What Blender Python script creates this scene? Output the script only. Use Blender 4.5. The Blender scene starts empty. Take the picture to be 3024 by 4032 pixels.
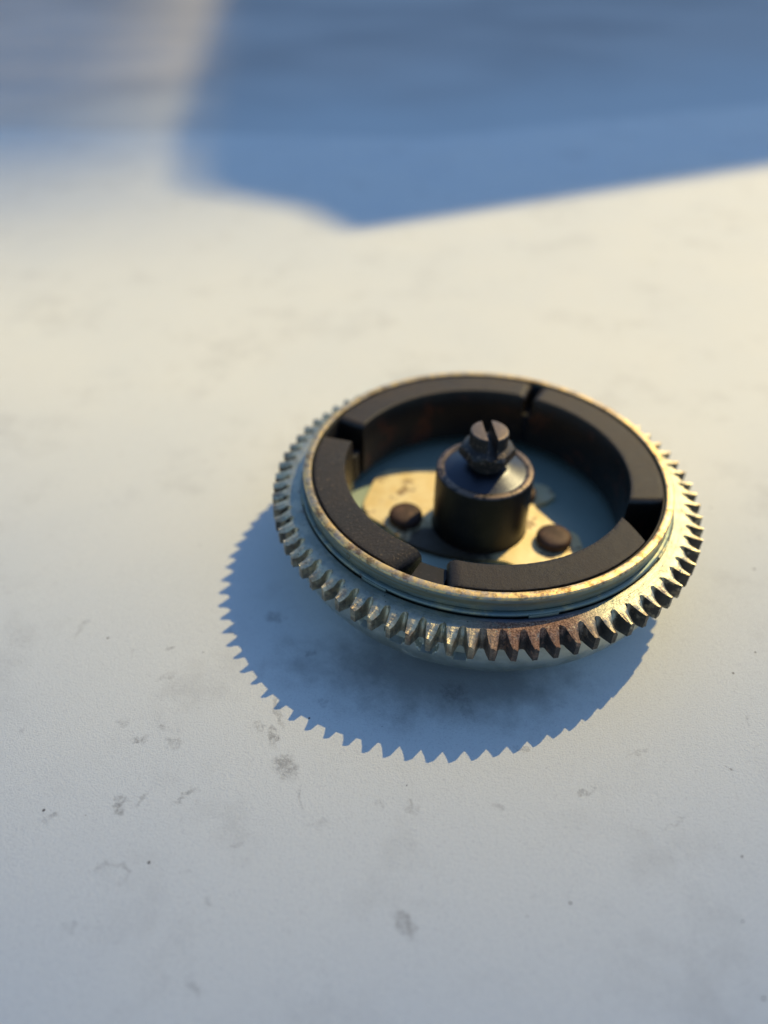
import bpy, bmesh, math, random
from math import sin, cos, pi, radians, hypot, atan2
from mathutils import Vector, Matrix, noise

random.seed(7)
U = 0.06                      # metres per flywheel-rim radius; all shapes below are in rim radii
sc = bpy.context.scene
col = sc.collection

# ------------------------------------------------------------------ camera
FPX = 2900.0
cam = bpy.data.cameras.new('camera')
cam.sensor_fit = 'VERTICAL'; cam.sensor_height = 36.0; cam.sensor_width = 27.0
cam.lens = 36.0 * FPX / 4032.0
cam.clip_start = 0.01; cam.clip_end = 400.0
camo = bpy.data.objects.new('camera', cam); col.objects.link(camo)
CY, CZ, YAW, PITCH, ROLL = 3.33916, 3.03335, -0.16891, 0.70857, -0.01906
fw = Vector((sin(YAW)*cos(PITCH), cos(YAW)*cos(PITCH), -sin(PITCH)))
rt = fw.cross(Vector((0, 0, 1))).normalized(); up = rt.cross(fw)
r2 = rt*cos(ROLL) + up*sin(ROLL); u2 = -rt*sin(ROLL) + up*cos(ROLL)
M = Matrix((r2, u2, -fw)).transposed().to_4x4()
M.translation = Vector((0, -CY, CZ))*U
camo.matrix_world = M
cam.dof.use_dof = True
cam.dof.focus_distance = 3.42*U
cam.dof.aperture_fstop = 4.1
sc.camera = camo

# ------------------------------------------------------------------ light
SUN = Vector((0.57989, 0.84568, 1.0)).normalized()
w = bpy.data.worlds.new('World'); sc.world = w; w.use_nodes = True
wn = w.node_tree
sky = wn.nodes.new('ShaderNodeTexSky'); sky.sky_type = 'NISHITA'; sky.sun_disc = False
sky.sun_elevation = math.asin(SUN.z); sky.sun_rotation = atan2(SUN.x, SUN.y)
sky.air_density = 1.0; sky.dust_density = 0.3; sky.ozone_density = 6.0
wn.links.new(sky.outputs[0], wn.nodes['Background'].inputs[0])
wn.nodes['Background'].inputs[1].default_value = 0.145
sd = bpy.data.lights.new('sun', 'SUN'); sd.energy = 4.15; sd.angle = radians(0.55); sd.color = (1.0, 0.76, 0.35)
so = bpy.data.objects.new('sun', sd); col.objects.link(so)
so.rotation_euler = SUN.to_track_quat('Z', 'Y').to_euler(); so.location = SUN*3
sc.view_settings.view_transform = 'Standard'; sc.view_settings.look = 'None'
sc.view_settings.exposure = 0.12; sc.view_settings.gamma = 1.0
sc.render.engine = 'CYCLES'
sc.cycles.max_bounces = 8

# ------------------------------------------------------------------ material helpers
class N:
    """small node-tree builder"""
    def __init__(s, name):
        s.m = bpy.data.materials.new(name); s.m.use_nodes = True
        s.t = s.m.node_tree; s.b = s.t.nodes['Principled BSDF']; s._co = None
    def new(s, typ, **kw):
        n = s.t.nodes.new(typ)
        for k, v in kw.items(): setattr(n, k, v)
        return n
    def put(s, sock, v):
        if isinstance(v, bpy.types.NodeSocket): s.t.links.new(v, sock)
        elif isinstance(v, (tuple, list)) and len(v) == 3 and sock.type == 'RGBA': sock.default_value = (*v, 1)
        else: sock.default_value = v
    def co(s):
        # object-space position measured from the flywheel's centre, in rim radii
        if s._co is None:
            tc = s.new('ShaderNodeTexCoord'); tc.object = ORIGIN
            vm = s.new('ShaderNodeVectorMath', operation='SCALE'); s.put(vm.inputs[0], tc.outputs['Object'])
            vm.inputs['Scale'].default_value = 1.0/U
            s._co = vm.outputs[0]
        return s._co
    def sep(s, v=None):
        n = s.new('ShaderNodeSeparateXYZ'); s.put(n.inputs[0], v or s.co()); return n.outputs
    def comb(s, x, y, z):
        n = s.new('ShaderNodeCombineXYZ')
        for i, v in enumerate((x, y, z)): s.put(n.inputs[i], v)
        return n.outputs[0]
    def math(s, op, a, b=0.0, c=0.0, clamp=False):
        n = s.new('ShaderNodeMath', operation=op, use_clamp=clamp)
        s.put(n.inputs[0], a); s.put(n.inputs[1], b); s.put(n.inputs[2], c); return n.outputs[0]
    def noise(s, scale, detail=4.0, rough=0.55, v=None, off=0.0, dist=0.0):
        n = s.new('ShaderNodeTexNoise')
        if off:
            a = s.new('ShaderNodeVectorMath', operation='ADD'); s.put(a.inputs[0], v or s.co()); a.inputs[1].default_value = (off, off*.7, off*.3)
            v = a.outputs[0]
        s.put(n.inputs['Vector'], v or s.co()); n.inputs['Scale'].default_value = scale
        n.inputs['Detail'].default_value = detail; n.inputs['Roughness'].default_value = rough
        n.inputs['Distortion'].default_value = dist
        return n.outputs['Fac']
    def polar(s):
        o = s.sep(); r = s.math('SQRT', s.math('ADD', s.math('MULTIPLY', o[0], o[0]), s.math('MULTIPLY', o[1], o[1])))
        th = s.math('ARCTAN2', o[1], o[0]); return r, th, o[2]
    def ramp(s, f, lo, hi):
        n = s.new('ShaderNodeMapRange', interpolation_type='SMOOTHSTEP')
        s.put(n.inputs[0], f); n.inputs[1].default_value = lo; n.inputs[2].default_value = hi
        return n.outputs[0]
    def mix(s, f, a, b):
        n = s.new('ShaderNodeMix', data_type='RGBA'); s.put(n.inputs[0], f); s.put(n.inputs[6], a); s.put(n.inputs[7], b)
        return n.outputs[2]
    def mul(s, a, b): return s.math('MULTIPLY', a, b)
    def mixf(s, f, a, b):
        n = s.new('ShaderNodeMix', data_type='FLOAT'); s.put(n.inputs[0], f); s.put(n.inputs[2], a); s.put(n.inputs[3], b)
        return n.outputs[0]
    def bump(s, h, strength=0.3, dist=0.01, prev=None):
        n = s.new('ShaderNodeBump'); s.put(n.inputs['Height'], h)
        n.inputs['Strength'].default_value = strength; n.inputs['Distance'].default_value = dist*U
        if prev is not None: s.put(n.inputs['Normal'], prev)
        return n.outputs[0]
    def set(s, **kw):
        for k, v in kw.items(): s.put(s.b.inputs[k.replace('_', ' ')], v)
        return s.m

ORIGIN = bpy.data.objects.new('flywheel', None); col.objects.link(ORIGIN)
ORIGIN['label'] = 'round steel flywheel with toothed ring gear and black magnets, lying on white paper'
ORIGIN['category'] = 'flywheel'
ORIGIN.empty_display_size = 0.02
FLY = ORIGIN
FLY.rotation_euler = (0.0, 0.0222, 0.0)      # rocks a little on its boss

def m_zinc(name, base=(.40, .42, .33), gold=0.25, rust=0.25, lip=False, rough=.34):
    n = N(name); r, th, z = n.polar()
    brushed = n.noise(1, 3, .6, n.comb(n.mul(r, 90), n.mul(th, 3), n.mul(z, 90)))
    blot = n.noise(3.2, 5, .6); fine = n.noise(28, 5, .65); mid = n.noise(9, 5, .6, off=3.0)
    c = n.mix(n.ramp(blot, .35, .65), base, (base[0]*.75, base[1]*.86, base[2]*1.02))
    c = n.mix(n.mul(n.ramp(mid, .5, .66), gold), c, (.78, .60, .26))
    c = n.mix(n.mul(n.ramp(brushed, .55, .8), .45), c, (base[0]*.45, base[1]*.48, base[2]*.5))
    rm = n.mul(n.ramp(n.noise(6.5, 6, .7, off=9.0), .54, .68), n.ramp(fine, .42, .6))
    c = n.mix(n.mul(rm, rust), c, (.10, .045, .022))
    specks = n.ramp(n.noise(75, 2, .5, off=2.0), .69, .74)
    c = n.mix(n.mul(specks, .8), c, (.02, .018, .016))
    met = n.math('SUBTRACT', 1.0, n.math('MAXIMUM', n.mul(rm, rust*1.2), specks), clamp=True)
    ro = n.math('ADD', rough, n.mul(n.math('ADD', n.mul(fine, .22), n.mul(rm, .3)), 1.0))
    if lip:   # worn golden chromate only on the turned rim edge
        lm = n.ramp(z, .5385, .5425)
        g = n.mix(n.ramp(n.noise(26, 5, .7), .42, .62), (.74, .54, .23), (.46, .39, .29))
        g = n.mix(n.mul(n.ramp(n.noise(13, 6, .75, off=5.), .48, .64), .75), g, (.13, .065, .032))
        c = n.mix(lm, c, g)
        mt = n.math('SUBTRACT', th, radians(-128.3)); mz = n.math('SUBTRACT', z, .502)
        md = n.math('SQRT', n.math('ADD', n.mul(n.mul(mt, 1.5), n.mul(mt, 1.5)), n.mul(mz, mz)))
        mark = n.mul(n.math('SUBTRACT', 1.0, n.ramp(n.math('ABSOLUTE', n.math('SUBTRACT', md, .016)), .0018, .0050)), n.math('GREATER_THAN', r, .99))
        c = n.mix(n.mul(mark, .8), c, (.16, .07, .025))
        # painted-looking teal floor inside, paler bare zinc on the outside of the bowl
        o_ = n.sep()
        inside = n.mul(n.math('LESS_THAN', r, .9725), n.math('LESS_THAN', z, .30)); inside = n.mul(inside, n.math('GREATER_THAN', z, .06))
        c = n.mix(inside, c, n.mix(blot, (.30, .41, .34), (.40, .50, .41)))
        low = n.mul(n.math('LESS_THAN', z, .334), n.math('GREATER_THAN', r, .9725))
        c = n.mix(n.mul(low, .8), c, n.mix(n.ramp(mid, .4, .6), (.46, .48, .42), (.34, .36, .31)))
        met = n.mul(met, n.math('SUBTRACT', 1.0, n.mul(inside, .75)))
        band = n.mul(n.ramp(n.noise(1, 3, .6, n.comb(n.mul(r, 3), n.mul(th, 1.3), n.mul(z, 38)), off=4.), .48, .62), n.math('GREATER_THAN', z, .47))
        c = n.mix(n.mul(n.mul(band, n.math('SUBTRACT', 1.0, lm)), .6), c, (.30, .25, .12))
    nb = n.bump(n.math('ADD', n.mul(brushed, .5), fine), .35, .004)
    return n.set(Base_Color=c, Metallic=n.mul(met, .93), Roughness=ro, Normal=nb)

def m_gear():
    n = N('worn_gear_steel'); r, th, z = n.polar()
    fine = n.noise(38, 6, .68); mid = n.noise(11, 5, .6, off=4.); grit = n.noise(110, 3, .6)
    arc = n.noise(1, 2, .6, n.comb(n.mul(r, 120), n.mul(th, 2.2), n.mul(z, 30)))
    c = n.mix(n.ramp(mid, .38, .62), (.43, .43, .34), (.30, .33, .28))
    # yellow tone on the outer half of the flange and the tooth tops
    out = n.ramp(r, 1.095, 1.125)
    c = n.mix(n.mul(out, n.mul(n.ramp(fine, .32, .55), .75)), c, (.80, .70, .44))
    c = n.mix(n.mul(n.ramp(arc, .56, .78), .35), c, (.18, .18, .17))
    # brown rust gathered on one side of the ring
    side = n.math('SUBTRACT', 1.0, n.ramp(n.math('ABSOLUTE', n.math('ADD', th, 1.30)), .10, .38), clamp=True)
    zone = n.mul(side, n.ramp(r, 1.035, 1.06))
    general = n.mul(n.ramp(n.noise(8, 6, .7, off=11.), .56, .70), .55)
    rm = n.math('MAXIMUM', n.mul(zone, n.ramp(fine, .30, .44)), general)
    rc = n.mix(n.ramp(grit, .4, .62), (.16, .075, .042), (.42, .24, .15))
    c = n.mix(rm, c, rc)
    # blue-violet heat tint just inside the rust
    tint = n.mul(n.mul(side, n.math('SUBTRACT', 1.0, n.ramp(r, 1.04, 1.065))), .75)
    c = n.mix(tint, c, (.16, .17, .26))
    tips = n.mul(n.ramp(r, 1.10, 1.17), n.ramp(n.noise(20, 5, .7, off=6.), .42, .62))
    c = n.mix(n.mul(tips, .55), c, (.20, .11, .06))
    # tooth gaps carry old black grease low down
    low = n.mul(n.math('SUBTRACT', 1.0, n.ramp(z, .345, .40)), n.ramp(n.noise(14, 4, .6, off=8.), .36, .60))
    c = n.mix(n.mul(low, .55), c, (.05, .047, .042))
    tcn = n.new('ShaderNodeTexCoord'); tcn.object = ORIGIN
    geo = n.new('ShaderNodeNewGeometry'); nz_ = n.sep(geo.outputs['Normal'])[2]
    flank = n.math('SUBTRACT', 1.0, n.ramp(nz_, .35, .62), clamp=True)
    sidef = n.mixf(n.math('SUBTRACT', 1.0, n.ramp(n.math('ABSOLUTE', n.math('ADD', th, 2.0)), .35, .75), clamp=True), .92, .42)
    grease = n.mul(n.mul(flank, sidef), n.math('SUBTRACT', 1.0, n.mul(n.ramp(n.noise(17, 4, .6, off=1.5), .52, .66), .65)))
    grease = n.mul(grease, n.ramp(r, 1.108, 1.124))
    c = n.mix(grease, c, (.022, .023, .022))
    specks = n.ramp(n.noise(80, 2, .5, off=2.0), .68, .74)
    c = n.mix(n.mul(specks, .8), c, (.03, .022, .018))
    met = n.math('SUBTRACT', .95, n.math('MAXIMUM', n.mul(rm, .75), n.math('MAXIMUM', n.mul(low, .4), n.mul(grease, .6))), clamp=True)
    ro = n.math('ADD', .30, n.math('ADD', n.mul(fine, .22), n.mul(rm, .2)))
    nb = n.bump(n.math('ADD', fine, n.math('ADD', n.mul(grit, n.math('ADD', .3, n.mul(zone, 1.2))), n.mul(arc, .5))), .55, .006)
    return n.set(Base_Color=c, Metallic=met, Roughness=ro, Normal=nb)

def m_magnet(name, rusty=0.0, base=(.050, .044, .036)):
    n = N(name); r, th, z = n.polar()
    g = n.noise(60, 6, .75); b = n.noise(5, 4, .6, off=2.); brushed = n.noise(1, 3, .6, n.comb(n.mul(r, 10), n.mul(th, 120), n.mul(z, 20)))
    sp = n.noise(1, 4, .7, n.comb(n.mul(n.sep()[0], 14), n.mul(n.sep()[1], 70), 0.0))
    c = n.mix(n.ramp(b, .35, .68), base, (base[0]*1.55, base[1]*1.45, base[2]*1.35))
    c = n.mix(n.mul(n.ramp(sp, .50, .75), .35), c, (.07, .062, .052))
    spot = n.mul(n.ramp(g, .56, .68), rusty)
    c = n.mix(spot, c, (.19, .135, .075))
    chips = n.ramp(n.noise(45, 3, .6, off=7.), .70, .73)
    c = n.mix(chips, c, (.012, .011, .010))
    inner = n.mul(n.ramp(n.noise(4.5, 5, .65, off=5.), .52, .66), n.math('SUBTRACT', 1.0, n.ramp(z, .48, .535)))
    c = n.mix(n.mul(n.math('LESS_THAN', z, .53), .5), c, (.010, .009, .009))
    c = n.mix(n.mul(inner, .5), c, (.16, .05, .022))
    nb = n.bump(n.math('ADD', n.mul(g, .8+rusty), n.mul(brushed, .25)), .5+.3*rusty, .006)
    geo = n.new('ShaderNodeNewGeometry'); sidew = n.math('SUBTRACT', 1.0, n.ramp(n.sep(geo.outputs['True Normal'])[2], .3, .9), clamp=True)
    return n.set(Base_Color=c, Metallic=n.mul(sidew, .5), Specular_IOR_Level=n.mixf(sidew, .30, .7), Roughness=n.mixf(sidew, n.math('ADD', .42, n.mul(b, .25)), .30), Normal=nb)

def m_dark_steel(name, base=(.055, .050, .048), rough=.36, met=.7, wear=(.34, .26, .19), amt=.3, sc_=24, top=None):
    n = N(name); g = n.noise(sc_, 6, .7); b = n.noise(6, 4, .6, off=3.)
    c = n.mix(n.ramp(b, .4, .65), base, tuple(x*.55 for x in base))
    if top: c = n.mix(n.ramp(n.sep()[2], top-.004, top), c, (.17, .130, .095))  # paler head top: sunlit tone and wear painted into the colour
    c = n.mix(n.mul(n.ramp(g, .54, .66), amt), c, wear)
    nb = n.bump(g, .18, .003)
    return n.set(Base_Color=c, Metallic=met, Roughness=n.math('ADD', rough, n.mul(b, .2)), Normal=nb)

def m_hub():
    n = N('dark_hub_steel'); r, th, z = n.polar(); g = n.noise(22, 6, .7); b = n.noise(7, 4, .6, off=3.)
    c = n.mix(n.ramp(b, .4, .65), (.011, .010, .009), (.020, .017, .014))
    edge = n.mul(n.ramp(z, .508, .527), n.ramp(r, .222, .232))
    c = n.mix(n.mul(edge, n.ramp(g, .36, .55)), c, (.17, .12, .085))
    bore = n.math('SUBTRACT', 1.0, n.ramp(r, .228, .234), clamp=True)
    c = n.mix(bore, c, (.060, .066, .078))
    ring = n.noise(1, 2, .5, n.comb(n.mul(r, 160), th, n.mul(z, 160)))
    nb = n.bump(n.math('ADD', g, ring), .25, .003)
    return n.set(Base_Color=c, Metallic=n.math('ADD', .35, n.mul(bore, .62)), Roughness=n.mixf(bore, .42, .36), Normal=nb)

def m_plate():
    n = N('yellow_passivated_plate'); g = n.noise(16, 5, .65); b = n.noise(6.5, 5, .65, off=1.3)
    c = n.mix(n.ramp(b, .36, .60), (.92, .80, .47), (.84, .68, .34))
    c = n.mix(n.mul(n.ramp(n.noise(7.5, 6, .7, off=6.), .53, .64), .8), c, (.14, .055, .025))
    c = n.mix(n.mul(n.ramp(g, .56, .7), .5), c, (.78, .70, .50))
    # dark near-side patch paints in the hub's shadow, with some grease
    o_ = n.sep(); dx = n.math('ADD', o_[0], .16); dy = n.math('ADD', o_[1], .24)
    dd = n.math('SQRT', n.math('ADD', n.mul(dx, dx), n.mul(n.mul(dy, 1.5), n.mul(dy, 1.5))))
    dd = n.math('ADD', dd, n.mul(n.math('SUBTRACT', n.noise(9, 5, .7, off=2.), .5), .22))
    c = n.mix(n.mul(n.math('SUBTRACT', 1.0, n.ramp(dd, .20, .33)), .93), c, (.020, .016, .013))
    return n.set(Base_Color=c, Metallic=.25, Roughness=n.math('ADD', .38, n.mul(g, .25)), Normal=n.bump(g, .3, .005))

# ------------------------------------------------------------------ mesh helpers
def link(name, me, parent=None, mat=None, sharp=32):
    if mat is not None and not me.materials: me.materials.append(mat)
    o = bpy.data.objects.new(name, me); col.objects.link(o)
    if parent is not None: o.parent = parent
    return o

def to_mesh(name, verts, faces, sharp=32, smooth=True):
    me = bpy.data.meshes.new(name)
    me.from_pydata([(x*U, y*U, z*U) for x, y, z in verts], [], faces)
    me.validate(); me.update()
    if smooth:
        me.shade_smooth()
        if sharp: me.set_sharp_from_angle(angle=radians(sharp))
    return me

def lathe(name, prof, seg=180, a0=0.0, a1=2*pi, fn=None, sharp=32, closed=False):
    """revolve a (r, z) profile; fn(r, z, angle) -> (r, z) may disturb it"""
    full = abs(a1-a0-2*pi) < 1e-6
    cnt = seg if full else seg+1
    vs, fs, k = [], [], len(prof)
    for i in range(cnt):
        a = a0+(a1-a0)*i/seg
        for r, z in prof:
            if fn: r, z = fn(r, z, a)
            vs.append((r*cos(a), r*sin(a), z))
    kk = k if closed else k-1
    for i in range(seg):
        j = (i+1) % cnt
        for q in range(kk):
            q2 = (q+1) % k
            fs.append((i*k+q, j*k+q, j*k+q2, i*k+q2))
    if closed and not full:
        fs.append(tuple(range(k))); fs.append(tuple(reversed([(cnt-1)*k+q for q in range(k)])))
    return to_mesh(name, vs, fs, sharp)

def arcpts(cx, cz, R, d0, d1, n):
    return [(cx+R*cos(radians(d0+(d1-d0)*i/n)), cz+R*sin(radians(d0+(d1-d0)*i/n))) for i in range(n+1)]

# ------------------------------------------------------------------ the setting
def m_paper():
    n = N('white_paper'); P = n.co()
    grain = n.noise(120, 3, .7); grain2 = n.noise(42, 4, .65, off=2.); cloud = n.noise(.9, 3, .5, off=1.)
    c = n.mix(n.ramp(cloud, .3, .7), (.672, .708, .672), (.700, .728, .676))
    c = n.mix(n.mul(n.ramp(grain, .45, .75), .22), c, (.80, .79, .76))
    c = n.mix(n.mul(n.ramp(grain, .55, .25), .0), c, c)
    c = n.mix(n.mul(n.ramp(n.noise(95, 3, .7, off=7.), .50, .72), .30), c, (.40, .40, .40))
    # smudges: x, y, half length, half width, turn, strength
    S = [(-1.537,-1.089,.014,.012,0,.85),(-1.482,-1.267,.05,.016,20,.40),(-1.475,-1.630,.040,.018,-4,.75),(-1.310,-1.614,.045,.022,-40,.45),
         (-0.859,-1.520,.045,.026,-60,.85),(-0.763,-1.659,.065,.045,-50,.70),(-0.867,-1.385,.090,.016,-60,.50),(-2.062,-1.019,.07,.016,80,.35),
         (-1.426,-1.945,.048,.026,-62,.75),(-1.348,-1.900,.036,.013,80,.45),(-1.167,-1.865,.055,.017,50,.60),(-1.710,-2.044,.022,.016,0,.55),
         (-0.860,-2.036,.018,.012,0,.45),(-0.135,-2.237,.045,.030,-50,.70),(-0.861,-2.558,.040,.014,-35,.45),(-0.316,-1.770,.024,.018,0,.35),
         (-0.177,-1.767,.032,.020,-50,.45),(0.189,-1.704,.030,.020,-40,.45),(-0.043,-1.145,.060,.060,60,.75),(0.026,-1.225,.070,.030,-60,.45),(0.568,-1.578,.045,.009,15,.50),
         (-0.802,-1.012,.022,.014,0,.60),(-1.043,-0.802,.045,.035,0,.55),(1.212,-1.378,.011,.009,0,.95),(-1.246,-0.943,.022,.015,0,.50),
         (-0.942,-1.466,.030,.015,-60,.45),(-1.400,-2.439,.03,.02,0,.30),(-0.908,-2.274,.02,.014,0,.4),(-0.665,-1.795,.070,.009,-70,.40),
         (0.811,-1.357,.06,.010,30,.35),(-0.545,-1.895,.05,.02,10,.25),(0.302,-1.415,.03,.012,-30,.5),(-1.585,-1.555,.03,.02,10,.5),(-1.392,-1.545,.02,.012,10,.4),
         (0.934,-1.665,.07,.008,35,.35),(1.342,-1.095,.03,.012,70,.35),(-0.667,-1.305,.03,.014,-35,.35),(-0.290,-1.365,.10,.05,-30,.18),(-2.381,-1.845,.05,.02,0,.2),(-0.341,-2.665,.03,.03,0,.25)]
    warp = n.new('ShaderNodeTexNoise'); n.put(warp.inputs['Vector'], P); warp.inputs['Scale'].default_value = 26; warp.inputs['Detail'].default_value = 4
    wv = n.new('ShaderNodeVectorMath', operation='MULTIPLY_ADD'); n.put(wv.inputs[0], warp.outputs['Color']); wv.inputs[1].default_value = (.11,)*3
    n.put(wv.inputs[2], P)
    tot = None
    for (x, y, a, b, t, s) in S:
        mp = n.new('ShaderNodeMapping', vector_type='TEXTURE'); n.put(mp.inputs[0], wv.outputs[0])
        mp.inputs['Location'].default_value = (x+.055, y+.055, 0); mp.inputs['Rotation'].default_value = (0, 0, radians(t)); mp.inputs['Scale'].default_value = (a*1.3, b*1.3, 1)
        fl = n.new('ShaderNodeVectorMath', operation='MULTIPLY'); n.put(fl.inputs[0], mp.outputs[0]); fl.inputs[1].default_value = (1, 1, 0)
        ln = n.new('ShaderNodeVectorMath', operation='LENGTH'); n.put(ln.inputs[0], fl.outputs[0])
        v = n.mul(n.math('SUBTRACT', 1.0, n.ramp(ln.outputs['Value'], .35, 1.15)), s)
        tot = v if tot is None else n.math('MAXIMUM', tot, v)
    # a pale arc-shaped mark
    mp = n.new('ShaderNodeVectorMath', operation='SUBTRACT'); n.put(mp.inputs[0], wv.outputs[0]); mp.inputs[1].default_value = (-1.277, -2.175, 0)
    o = n.sep(mp.outputs[0]); d = n.math('SQRT', n.math('ADD', n.mul(o[0], o[0]), n.mul(n.mul(o[1], 1.3), n.mul(o[1], 1.3))))
    arc = n.mul(n.math('SUBTRACT', 1.0, n.ramp(n.math('ABSOLUTE', n.math('SUBTRACT', d, .06)), .006, .022)), n.ramp(o[1], -.03, .02))
    tot = n.math('MAXIMUM', tot, n.mul(arc, .5))
    tex = n.ramp(n.noise(34, 6, .85, off=5.), .40, .58)
    c = n.mix(n.mul(n.mul(tot, n.math('ADD', .18, n.mul(tex, .82))), .74), c, (.13, .12, .11))
    stain = n.mul(n.ramp(n.noise(1.7, 5, .65, off=13.), .50, .68), n.ramp(n.noise(6, 4, .6, off=3.), .3, .6))
    c = n.mix(n.mul(stain, .20), c, (.32, .32, .30))
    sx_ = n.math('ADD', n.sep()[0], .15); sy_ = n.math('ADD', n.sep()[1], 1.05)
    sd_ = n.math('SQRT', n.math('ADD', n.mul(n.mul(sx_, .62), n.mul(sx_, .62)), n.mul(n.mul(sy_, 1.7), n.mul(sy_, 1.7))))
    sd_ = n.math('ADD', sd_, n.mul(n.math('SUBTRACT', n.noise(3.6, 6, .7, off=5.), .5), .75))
    c = n.mix(n.mul(n.math('SUBTRACT', 1.0, n.ramp(sd_, .12, .60)), .70), c, (.15, .145, .13))  # dirt under the bowl front, darkened further to paint in contact shade
    # scattered tiny flecks and faint scuffs
    vo = n.new('ShaderNodeTexVoronoi', feature='F1'); n.put(vo.inputs['Vector'], P); vo.inputs['Scale'].default_value = 7.5
    wn_ = n.new('ShaderNodeSeparateColor'); n.put(wn_.inputs[0], vo.outputs['Color'])
    fleck = n.mul(n.math('LESS_THAN', vo.outputs['Distance'], n.mul(wn_.outputs[0], .060)), n.math('GREATER_THAN', wn_.outputs[1], .40))
    c = n.mix(n.mul(fleck, .85), c, (.05, .04, .035))
    scuff = n.mul(n.ramp(n.noise(5, 6, .75, off=3., dist=.8), .60, .70), n.ramp(n.noise(30, 3, .6, off=1.), .45, .65))
    c = n.mix(n.mul(scuff, .30), c, (.30, .29, .28))
    fib = n.noise(70, 2, .6, off=9., dist=1.2)
    nb = n.bump(n.math('ADD', grain, n.math('ADD', n.mul(grain2, .3), n.mul(fib, .6))), .55, .006)
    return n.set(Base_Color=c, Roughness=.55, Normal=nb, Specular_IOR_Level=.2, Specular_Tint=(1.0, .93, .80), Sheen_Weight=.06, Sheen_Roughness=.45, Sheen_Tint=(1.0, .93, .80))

def m_concrete():
    n = N('grey_concrete'); a = n.noise(.16, 2, .5, off=4.); b = n.noise(.6, 3, .5)
    c = n.mix(n.ramp(a, .38, .62), (.42, .41, .375), (.55, .53, .475))
    c = n.mix(n.mul(n.ramp(b, .3, .8), .14), c, (.42, .40, .38))
    # paler tone that fades away from the sheet, blending its far edge
    o_ = n.sep(); d = n.math('SUBTRACT', o_[1], n.mul(o_[0], .42))
    d = n.math('ADD', d, n.mul(n.math('SUBTRACT', n.noise(.35, 4, .6, off=8.), .5), 6.0))
    c = n.mix(n.math('SUBTRACT', 1.0, n.ramp(d, 8.0, 19.0), clamp=True), c, (.62, .66, .62))
    return n.set(Base_Color=c, Roughness=.8, Normal=n.bump(b, .2, .02))

def box_mesh(name, x0, x1, y0, y1, z0, z1):
    vs = [(x, y, z) for z in (z0, z1) for y in (y0, y1) for x in (x0, x1)]
    fs = [(0, 2, 3, 1), (4, 5, 7, 6), (0, 1, 5, 4), (2, 6, 7, 3), (0, 4, 6, 2), (1, 3, 7, 5)]
    return to_mesh(name, vs, fs, smooth=False)

def prism(name, poly, z0, z1, sharp=30):
    k = len(poly)
    vs = [(x, y, z0) for x, y in poly]+[(x, y, z1) for x, y in poly]
    fs = [tuple(range(k, 2*k)), tuple(reversed(range(k)))]+[(i, (i+1) % k, k+(i+1) % k, k+i) for i in range(k)]
    return to_mesh(name, vs, fs, smooth=False)

g = link('ground', box_mesh('ground', -1500, 1500, -1500, 3000, -1.2, -.035), mat=m_concrete()); g['kind'] = 'structure'
# one big sheet of paper; its far edge crosses the top of the picture
sheet = [(-9.0, -14), (14, -14), (14.0, 14.0), (4.34, 11.86), (-1.3, 9.0), (-8.3, 8.9), (-14, 8.6), (-14, -8)]
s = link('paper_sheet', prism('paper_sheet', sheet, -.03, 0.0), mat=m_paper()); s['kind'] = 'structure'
# added unseen slab, shaped to throw the broad shadow at the back
k = SUN/SUN.z
def caster(name, pts, thick):
    """slab whose corners hang at their own heights; each is given by the ground point that its shadow falls on"""
    n_ = len(pts)
    vs = [(x+k.x*h, y+k.y*h, h) for x, y, h in pts]+[(x+k.x*(h+thick), y+k.y*(h+thick), h+thick) for x, y, h in pts]
    fs = [tuple(range(n_, 2*n_)), tuple(reversed(range(n_)))]+[(i, (i+1) % n_, n_+(i+1) % n_, n_+i) for i in range(n_)]
    o = link(name, to_mesh(name, vs, fs, smooth=False), mat=m_concrete()); o['kind'] = 'structure'
caster('back_sun_blocker', [(-1.75, 4.95, 30), (3.50, 8.05, 42), (9.2, 11.4, 55), (60, 45, 60), (60, 140, 60), (-26, 140, 150), (-11.5, 30, 130),
                         (-7.4, 17.0, 100), (-5.3, 9.9, 80), (-4.25, 6.5, 60), (-3.8, 6.1, 50), (-2.5, 5.65, 38)], 1.0)
# added unseen slats, spaced to let a little sun onto the far left
HR = 380.0
for q in range(14):
    y0 = 5.2+3.6*q
    xr = -4.0-.40*(y0-6.5) if y0 < 30 else -13.5
    caster('slat_sun_blocker', [(-90, y0+4, HR), (-14, y0, HR), (xr, y0+.3, HR), (xr-.6, y0+3.35, HR), (-14, y0+3.05, HR), (-90, y0+7.05, HR)], 1.5)
# added unseen blocker, bent so its soft half-shadow dims the near paper
HB = 340.0
near_blocker = link('near_sun_blocker', prism('near_sun_blocker', [(x+k.x*HB, y+k.y*HB) for x, y in ((-160, 20), (0, -16), (160, 30), (160, 58), (14, 4.6), (5, .8), (.3, -2.25), (-160, 32.8))], HB, HB+14), mat=m_concrete()); near_blocker['kind'] = 'structure'

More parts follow.
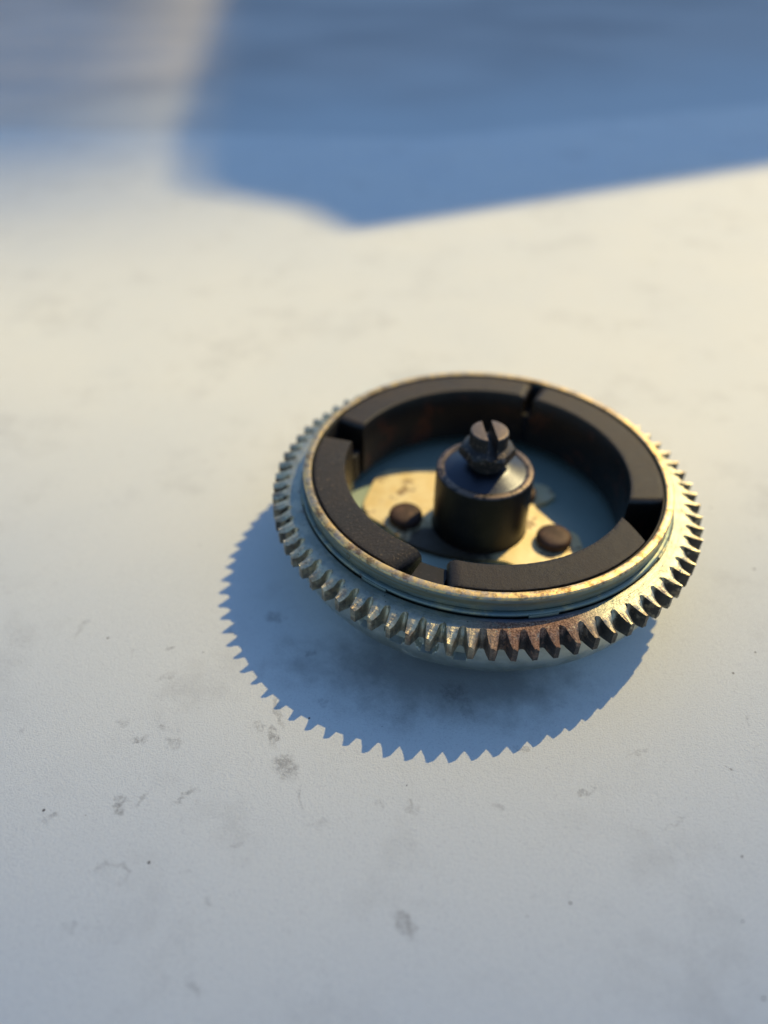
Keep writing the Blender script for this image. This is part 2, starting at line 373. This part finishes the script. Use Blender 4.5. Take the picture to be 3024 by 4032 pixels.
# ------------------------------------------------------------------ flywheel bowl
POCKETS = [(-116.8, .285), (-108.2, .285), (-100.0, .288), (-91.7, .288)]
def bowl_fn(r, z, a):
    if .20 < z < .3302 and r > 1.10:
        for pa, pz in POCKETS:
            d = hypot((a-(radians(pa) % (2*pi)))*1.125, z-pz)
            if d < .064:
                e = max(0.0, min(1.0, (.060-d)/.006))
                return r-.034*e*e*(3-2*e), z
    wob = .0015*noise.noise(Vector((cos(a)*3, sin(a)*3, z*6)))
    return r+wob, z
prof = [(0.0, .010), (.33, .010), (.345, .012), (.36, .022), (.6, .022), (.88, .0215)]
prof += arcpts(1.125-.22, .241, .22, -86, 0, 20)
prof += [(1.125, .241+.0045*i) for i in range(1, 19)] + [(1.125, .3285)]
prof += [(1.06, .3285), (1.015, .33), (1.012, .335), (1.012, .40), (1.010, .45), (1.011, .48), (1.013, .525), (1.0155, .5395)]
prof += [(1.0150, .5455), (1.0105, .5520), (1.001, .5552), (.982, .5556), (.976, .5548), (.9725, .551)]
prof += [(.9715, .54), (.971, .48), (.971, .17), (.962, .125), (.94, .102), (.90, .095), (.5, .095), (.2, .095), (0.0, .095)]
link('bowl', lathe('bowl', prof, 1440, fn=bowl_fn, sharp=28), FLY, m_zinc('zinc_plated_bowl', base=(.37, .41, .33), lip=True, gold=.22))

# crimped bead that holds the ring gear, with staked tabs
m_bead = m_zinc('crimp_zinc', base=(.22, .26, .215), gold=.35, rust=.9, rough=.42)
def bead_fn(r, z, a):
    d = .0015*noise.noise(Vector((cos(a)*14, sin(a)*14, z*9)))
    return r+d, z+d
bp = [(1.013, .466)] + arcpts(1.0195, .453, .0125, 80, -65, 8) + [(1.023, .441), (1.014, .438)]
link('crimp_ring', lathe('crimp_ring', bp, 360, fn=bead_fn), FLY, m_bead)
tab_me = lathe('crimp_tab', [(1.018, .440), (1.0365, .4405), (1.0388, .443), (1.0388, .4535), (1.0365, .4575), (1.018, .460)], 10, radians(-4), radians(4), closed=True)
tab_me.materials.append(m_bead)
for i in range(8):
    o = link('crimp_tab', tab_me, FLY); o.rotation_euler.z = radians(-116.5+45*i+(i % 3-1)*1.2)

# ------------------------------------------------------------------ ring gear
GEAR = m_gear()
ZB, ZT, RI, RO, NT = .333, .439, 1.060, 1.1963, 76
DEL = 2*pi/NT
gp = [(1.0325, .335), (1.0325, .433), (1.034, .4378), (1.038, ZT), (1.0405, ZT), (RI, ZT)]
def ring_fn(r, z, a):
    return r, z+(.0012*noise.noise(Vector((cos(a)*8, sin(a)*8, r*40))) if z > .437 and r < 1.045 else 0)
gear = link('ring_gear', lathe('ring_gear', gp+[(RI, ZB), (1.0325, .335)], 456, fn=ring_fn), FLY, GEAR)
def sst(x, a, b):
    t = max(0.0, min(1.0, (x-a)/(b-a))); return t*t*(3-2*t)
def tooth_mesh(seed):
    rnd = Vector((seed*7.3, seed*3.1, seed*1.7)); nc, nz, nr = 24, 9, 7
    j = random.Random(seed)
    tipw = .22+.06*j.random(); dep = .008*j.random(); ch = .80+.45*j.random(); sink = .018+.010*j.random()
    def valley(f):     # f 0 bottom .. 1 top : the cutter runs out inwards towards the top face
        return 1.122 - (.020+dep)*sst(f, .25, 1.0)**1.3 + .004*(1-f)
    def rout(u, f):
        v = abs(u); rv = valley(f)
        if v <= tipw: return RO
        if v >= .60:
            q = 1-(v-.60)/.40
            return rv+.024*(1-math.sqrt(max(0.0, 1-q*q)))
        t = (v-tipw)/(.60-tipw)
        return RO+(rv+.024-RO)*t
    def ztop(u, r):
        s_ = u*DEL/2*r
        z = ZT - sink*sst(r, 1.095, 1.19)
        z -= ch*max(0.0, s_+.003+(r-1.196)*.12)*sst(r, 1.12, 1.15)
        z -= .25*max(0.0, -s_-.012)*sst(r, 1.10, 1.14)
        z += .0022*noise.noise(Vector((s_*90, r*60, seed)))*sst(r, 1.08, 1.10)
        return z
    vs, fs, idx = [], [], {}
    def V(x): vs.append(x); return len(vs)-1
    us = [-1+2*i/nc for i in range(nc+1)]
    # make sure the tip corners are resolved
    us = sorted(set([round(x, 4) for x in us if abs(abs(x)-tipw) > .04]+[tipw, -tipw]))
    grid = []
    for u in us:
        a = u*DEL/2; colm = []
        rt_ = rout(u, 1.0)
        for i in range(nr+1):           # top cap, inside to outside
            r = RI+(rt_-RI)*i/nr
            z = ztop(u, r) if abs(u) < .999 else ZT-.0*r
            colm.append((r, z))
        zt = colm[-1][1]
        for kz in range(nz-1, -1, -1):  # flank, downwards
            f = kz/nz
            r = rout(u, f); z = ZB+(zt-ZB)*f
            if abs(u) < .999: r += .0022*noise.noise(Vector((u*4, z*55, seed+.5)))
            colm.append((r, z))
        colm.append((RI, ZB))
        grid.append([V((r*cos(a), r*sin(a), z)) for r, z in colm])
    for i in range(len(us)-1):
        for q in range(len(grid[0])-1):
            fs.append((grid[i][q], grid[i][q+1], grid[i+1][q+1], grid[i+1][q]))
    me = to_mesh('tooth', vs, fs, sharp=24); me.materials.append(GEAR)
    return me
teeth = [tooth_mesh(i) for i in range(9)]
PH = -2.39772
for i in range(NT):
    o = link('tooth', teeth[(i*5+i//9) % 9], gear); o.rotation_euler.z = PH+.010+i*DEL

# ------------------------------------------------------------------ magnets
def magnet_mesh(a0, a1, e0, e1, seed, chip=0.0):
    """curved block; e = (drop, length, skew) shapes each end: a rounded shoulder of that drop over that arc, ends skewed in angle"""
    ri, ro, zb, zt = .787, .957, .190, .548; na, nr = 90, 8; bev = .004
    vs, fs = [], []
    sec = [(ri, zb), (ri, .38), (ri, zt-bev), (ri+bev*.4, zt-bev*.35), (ri+bev, zt)]
    sec += [(ri+bev+(ro-ri-2*bev)*i/nr, zt) for i in range(1, nr)]
    sec += [(ro-bev, zt), (ro-bev*.4, zt-bev*.35), (ro, zt-bev), (ro, .38), (ro, zb)]
    kk = len(sec); ts = []
    for i in range(15): ts.append((1-cos(pi/2*i/15))*0.10)
    ts += [.10+.80*i/na for i in range(na)]
    ts += [1-(1-cos(pi/2*(15-i)/15))*0.10 for i in range(16)]
    for t in ts:
        for r, z in sec:
            f = (r-ri)/(ro-ri)
            s0, s1 = a0+e0[2]*(f-.5), a1+e1[2]*(f-.5)
            a = s0+(s1-s0)*t
            zz = z
            for e, d in ((e0, a-s0), (e1, s1-a)):
                if e[0] > 0 and d < e[1] and z > .39:
                    q = 1-d/e[1]; zz = zz-e[0]*(1-math.sqrt(max(0, 1-q*q)))
            if z > .48: zz += .0012*noise.noise(Vector((r*cos(a)*22, r*sin(a)*22, seed)))
            rr = r
            if chip and r > ro-.002 and z > .48: rr -= chip*max(0, noise.noise(Vector((a*60, seed, 0))))
            if chip and r < ri+.002 and z > .48: rr += chip*max(0, noise.noise(Vector((a*45, seed+3, 0)))-.1)
            vs.append((rr*cos(a), rr*sin(a), zz))
    n_ = len(ts)
    for i in range(n_-1):
        for q in range(kk):
            q2 = (q+1) % kk
            fs.append((i*kk+q, (i+1)*kk+q, (i+1)*kk+q2, i*kk+q2))
    fs.append(tuple(range(kk))); fs.append(tuple(reversed([(n_-1)*kk+q for q in range(kk)])))
    return to_mesh('magnet', vs, fs, sharp=35)
R_ = radians
plain, grainy = m_magnet('smooth_black_magnet', 0.12, (.030, .0245, .0185)), m_magnet('grainy_rusted_magnet', 1.0, (.027, .0225, .0175))
o = link('magnet', magnet_mesh(R_(172.0), R_(248.0), (.02, R_(2), 0), (.060, R_(5.0), R_(-4)), 1, .004), FLY, grainy); o['label'] = 'grainy brown-specked magnet with a rounded end'
o = link('magnet', magnet_mesh(R_(261.0), R_(331.8), (.060, R_(4.0), R_(3)), (0, .01, R_(-7)), 2, .007), FLY, plain); o['label'] = 'smooth dark magnet with chipped outer edge'
link('magnet', magnet_mesh(R_(-11.5), R_(71.0), (.035, R_(2.6), R_(4)), (.04, R_(3), 0), 3, .002), FLY, plain)
link('magnet', magnet_mesh(R_(74.5), R_(160.5), (.04, R_(3), 0), (.03, R_(2.5), 0), 4, .002), FLY, plain)
spm = m_dark_steel('black_spacer', (.006, .006, .006), .5, .1, (.09, .07, .06), .2)
for c_, wdt, zt in ((255.6, 5.2, .485), (341.0, 1.8, .36), (73.0, 2.5, .40), (165.4, 2.6, .38)):
    m_ = lathe('magnet_spacer', [(.80, .190), (.958, .190), (.958, zt-.01), (.95, zt), (.81, zt), (.80, zt-.008)], 8, R_(c_-wdt), R_(c_+wdt), closed=True)
    link('magnet_spacer', m_, FLY, spm)
# dark steel liner behind the magnets
link('magnet_liner', lathe('magnet_liner', [(.9575, .190), (.9575, .532), (.9595, .536), (.9665, .536), (.9665, .190)], 240), FLY, spm)

# ------------------------------------------------------------------ hub, plate, rivets
plate = [(-.293, .475), (-.61, .41), (-.675, .32), (-.71, .04), (-.66, -.06), (-.57, -.11), (-.47, -.195), (-.36, -.27), (-.20, -.315), (.0, -.33), (.16, -.31), (.28, -.36), (.48, -.36), (.61, -.16), (.58, -.02), (.452, .04), (.317, .20), (.40, .25), (.46, .32), (.40, .42), (.22, .42), (.10, .56), (-.16, .56)]
def round_poly(P, n=4, f=.22):
    out = []
    for i, p in enumerate(P):
        a, b, c = Vector(P[i-1]), Vector(p), Vector(P[(i+1) % len(P)])
        s0 = b+(a-b)*f; s1 = b+(c-b)*f
        for q in range(n+1):
            t = q/n; out.append(tuple((s0*(1-t)+b*t)*(1-t)+(b*(1-t)+s1*t)*t))
    return out
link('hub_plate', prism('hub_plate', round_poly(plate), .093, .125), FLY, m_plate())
hp = [(.284, .124), (.282, .128), (.278, .135), (.2765, .155), (.2755, .38), (.274, .502)] + arcpts(.2590, .510, .015, 0, 80, 6) + [(.246, .5280), (.2345, .5265)]
hp += [(.231, .521), (.228, .5205), (.222, .5225), (.19, .534), (.15, .549), (.116, .562), (.108, .563), (.0, .563)]
def hub_fn(r, z, a):
    if .2 < r < .233 and z > .51: r += .0025*noise.noise(Vector((cos(a)*2.6, sin(a)*2.6, 4)))
    return r, z
link('hub', lathe('hub', hp, 128, fn=hub_fn, sharp=30), FLY, m_hub())
rivet_me = lathe('rivet', [(0, .190), (.055, .189), (.080, .185), (.094, .177), (.100, .165), (.100, .142), (.092, .128), (.088, .095)], 48, sharp=40)
rivet_me.materials.append(m_dark_steel('brown_rivet', (.085, .050, .038), .55, .15, (.17, .10, .07), .6, 18))
for a_, r_ in ((-14, .447), (50, .362), (90, .45), (187, .437)):
    o = link('rivet', rivet_me, FLY); o.location = (r_*cos(R_(a_))*U, r_*sin(R_(a_))*U, 0)

# ------------------------------------------------------------------ slotted hex bolt in the hub
m_bolt = m_dark_steel('blackened_bolt_steel', (.045, .039, .033), .34, .5, (.34, .25, .17), .6, 46, top=.7785)
def bolt_mesh():
    bm = bmesh.new()
    def ring(r, z, n=48, hexr=0):
        out = []
        for i in range(n):
            a = 2*pi*i/n+R_(-115)
            rr = r
            if hexr:
                t = (2*pi*i/n) % (pi/3); h = hexr*cos(pi/6)/cos(t-pi/6); rr = min(h, hexr*.995) if r <= 0 else min(h, r)
            out.append(bm.verts.new((rr*cos(a), rr*sin(a), z)))
        return out
    L = [ring(.104, .555), ring(.104, .608), ring(.104, .616), ring(0, .622, hexr=.157), ring(0, .664, hexr=.157), ring(.137, .680, hexr=.157), ring(.118, .690), ring(.107, .697),
         ring(.105, .707), ring(.105, .765), ring(.1035, .773), ring(.098, .7785), ring(.09, .780), ring(.001, .780)]
    for a, b in zip(L, L[1:]):
        for i in range(48): bm.faces.new((a[i], a[(i+1) % 48], b[(i+1) % 48], b[i]))
    bm.faces.new(list(reversed(L[0]))); bm.faces.new(L[-1])
    me = bpy.data.meshes.new('bolt'); bm.to_mesh(me); bm.free()
    me.transform(Matrix.Scale(U, 4)); return me
tmp = bpy.data.objects.new('bolt', bolt_mesh()); col.objects.link(tmp)
cut = bpy.data.objects.new('cut', box_mesh('cut', -.027, .027, -.3, .3, .672, .90)); col.objects.link(cut); cut.rotation_euler.z = R_(-76.1+90)
md = tmp.modifiers.new('slot', 'BOOLEAN'); md.object = cut; md.solver = 'EXACT'
bv = tmp.modifiers.new('bevel', 'BEVEL'); bv.width = .0025*U; bv.segments = 2; bv.limit_method = 'ANGLE'; bv.angle_limit = R_(50)
dg = bpy.context.evaluated_depsgraph_get(); me = bpy.data.meshes.new_from_object(tmp.evaluated_get(dg))
tmp.modifiers.clear(); tmp.data = me; bpy.data.objects.remove(cut)
me.shade_smooth(); me.set_sharp_from_angle(angle=R_(18)); me.materials.clear(); me.materials.append(m_bolt)
tmp.parent = FLY
